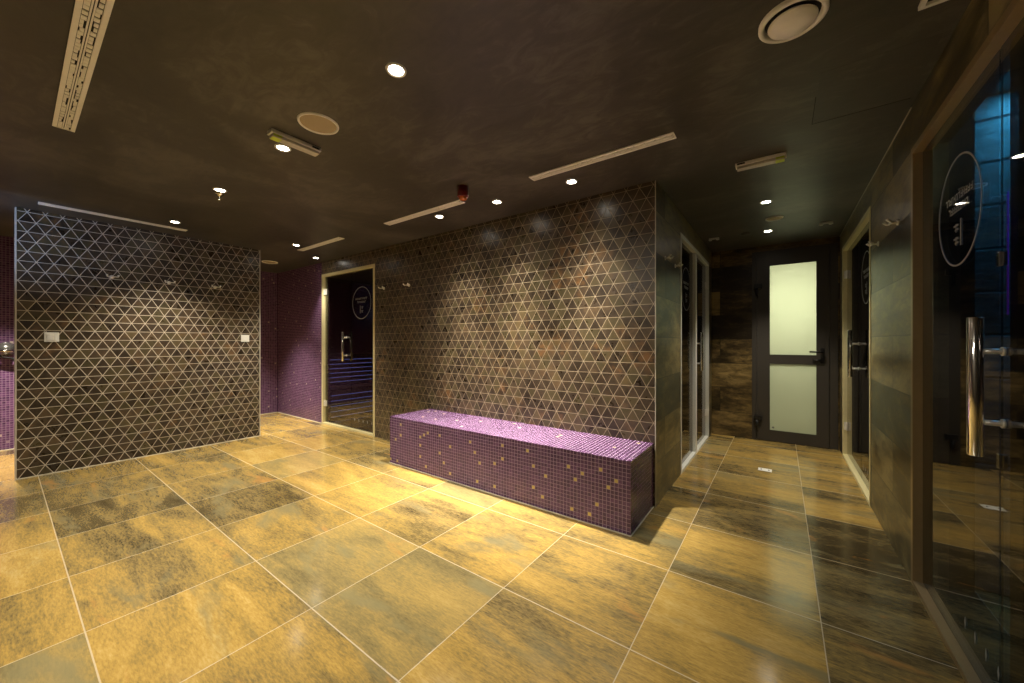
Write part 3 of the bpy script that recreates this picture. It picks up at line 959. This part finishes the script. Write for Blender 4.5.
# shower fitting at the far left
t = thing('shower_mixer', (XP, 0.05, 1.09), 0, 'chrome shower control with a black hose on the purple wall at the left edge', 'shower control')
bm = B(); lathe(bm, [(0, 0.002), (0.075, 0.002), (0.075, 0.012), (0.05, 0.03), (0.035, 0.07), (0, 0.075)], axis='x', seg=32)
obj('escutcheon', bm, simple('smoked_chrome', (0.25, 0.25, 0.22), 0.2, 0.8), t)
bm = B(); tube(bm, [(0.085, -0.055, -0.02), (0.085, 0.045, -0.02)], 0.012, 14); tube(bm, [(0.07, 0, -0.01), (0.087, 0, -0.02)], 0.012, 14)
obj('lever', bm, M['chrome'], t)
bm = B(); tube(bm, [(0.05, -0.06, -0.05), (0.06, -0.02, -0.085), (0.06, 0.04, -0.10), (0.05, 0.075, -0.16), (0.03, 0.09, -0.24)], 0.010, 10)
obj('hose', bm, M['black'], t)

# floor drain
t = thing('floor_drain', (-0.118, 4.092, 0.0), 0, 'small white rectangular drain cover in the corridor floor', 'drain')
bm = B(); box(bm, -0.052, 0.052, -0.040, 0.040, 0.0006, 0.004, 0, 0.001)
obj('cover', bm, M['white'], t)
for s in (-1, 1):
    bm = B(); box(bm, s * 0.028 - 0.006, s * 0.028 + 0.006, -0.012, 0.012, 0.0041, 0.0046)
    obj('slot', bm, M['slot'], t)

# ------------------------------------------------------------------ what shows through the glass
t = thing('sauna_bench', (-5.75, 3.75, 0), 0, 'two-tier slatted sauna bench with blue light between its slats, behind the leftmost door', 'bench')
for (vx, z0, z1, n, dx) in ((0.34, 0.04, 0.44, 5, 0.36), (-0.06, 0.52, 0.95, 6, 0.5)):
    bm = B()
    hh = (z1 - z0) / n
    for i in range(n): box(bm, vx - 0.02, vx, -0.85, 0.95, z0 + i * hh + 0.008, z0 + (i + 1) * hh - 0.008, 0, 0.002)
    for i in range(4): box(bm, vx - 0.02 - (i + 1) * 0.09, vx - 0.03 - i * 0.09, -0.85, 0.95, z1, z1 + 0.02, 0, 0.002)
    p = obj('bench_tier', bm, M['wood'], t)
    bm = B()
    for i in range(n): box(bm, vx - 0.033, vx - 0.026, -0.84, 0.94, z0 + i * hh - 0.004, z0 + i * hh + 0.004)
    obj('light_strip', bm, M['blue'], p)
# emissive line painting the violet glint of the glass edge, at the stone wall
t = thing('violet_glint_line', (0.835, 2.69, 1.65), 0, 'thin vertical violet glint of the near right glass edge, put in as a glowing line', 'light strip')
bm = B(); box(bm, -0.0018, 0.0018, -0.006, 0.004, -0.36, 0.20)
obj('strip', bm, M['violet'], t)
def area(name, loc, rot, sx, sy, e, col):
    L = bpy.data.lights.new(name, 'AREA'); L.shape = 'RECTANGLE'; L.size = sx; L.size_y = sy; L.energy = e; L.color = col
    o = bpy.data.objects.new(name, L); COL.objects.link(o); o.location = loc; o.rotation_euler = rot
    return o
area('blue_room_light', (1.30, 2.60, CEIL - 0.04), (math.radians(22), 0, 0), 0.9, 0.05, 16, (0.04, 0.42, 1.0))
area('teal_room_light', (1.6, 1.2, CEIL - 0.08), (0, 0, 0), 0.3, 0.3, 1.0, (0.15, 0.4, 1.0))
area('lit_room_light', (0.1, 6.3, CEIL - 0.05), (0, 0, 0), 1.2, 0.8, 44, (1.0, 0.98, 0.82))
area('lit_room_lamp', (0.1, 5.95, 1.6), (math.radians(-90), 0, 0), 0.3, 0.3, 6, (0.95, 1.0, 0.8))
L = bpy.data.lights.new('shower_beam', 'SPOT'); L.energy = 420; L.color = (1, .88, .78); L.spot_size = math.radians(72); L.spot_blend = 0.9; L.shadow_soft_size = 0.03
o = bpy.data.objects.new('shower_beam', L); COL.objects.link(o); o.location = (-6.1, 0.0, CEIL - 0.03)
L = bpy.data.lights.new('shower_blue_beam', 'SPOT'); L.energy = 34; L.color = (0.35, 0.55, 1.0); L.spot_size = math.radians(58); L.spot_blend = 1; L.shadow_soft_size = 0.05
o = bpy.data.objects.new('shower_blue_beam', L); COL.objects.link(o); o.location = (-4.5, -0.75, 1.95)
o.rotation_euler = (Vector((XL, 0.25, 2.12)) - o.location).to_track_quat('-Z', 'Y').to_euler()
area('room_light_behind', (-1.8, -0.9, CEIL - 0.02), (0, 0, 0), 1.6, 0.1, 26, WARM)
L = bpy.data.lights.new('passage_beam', 'SPOT'); L.energy = 330; L.color = WARM; L.spot_size = math.radians(74); L.spot_blend = 1; L.shadow_soft_size = 0.03
o = bpy.data.objects.new('passage_beam', L); COL.objects.link(o); o.location = (-5.9, 1.95, CEIL - 0.03)
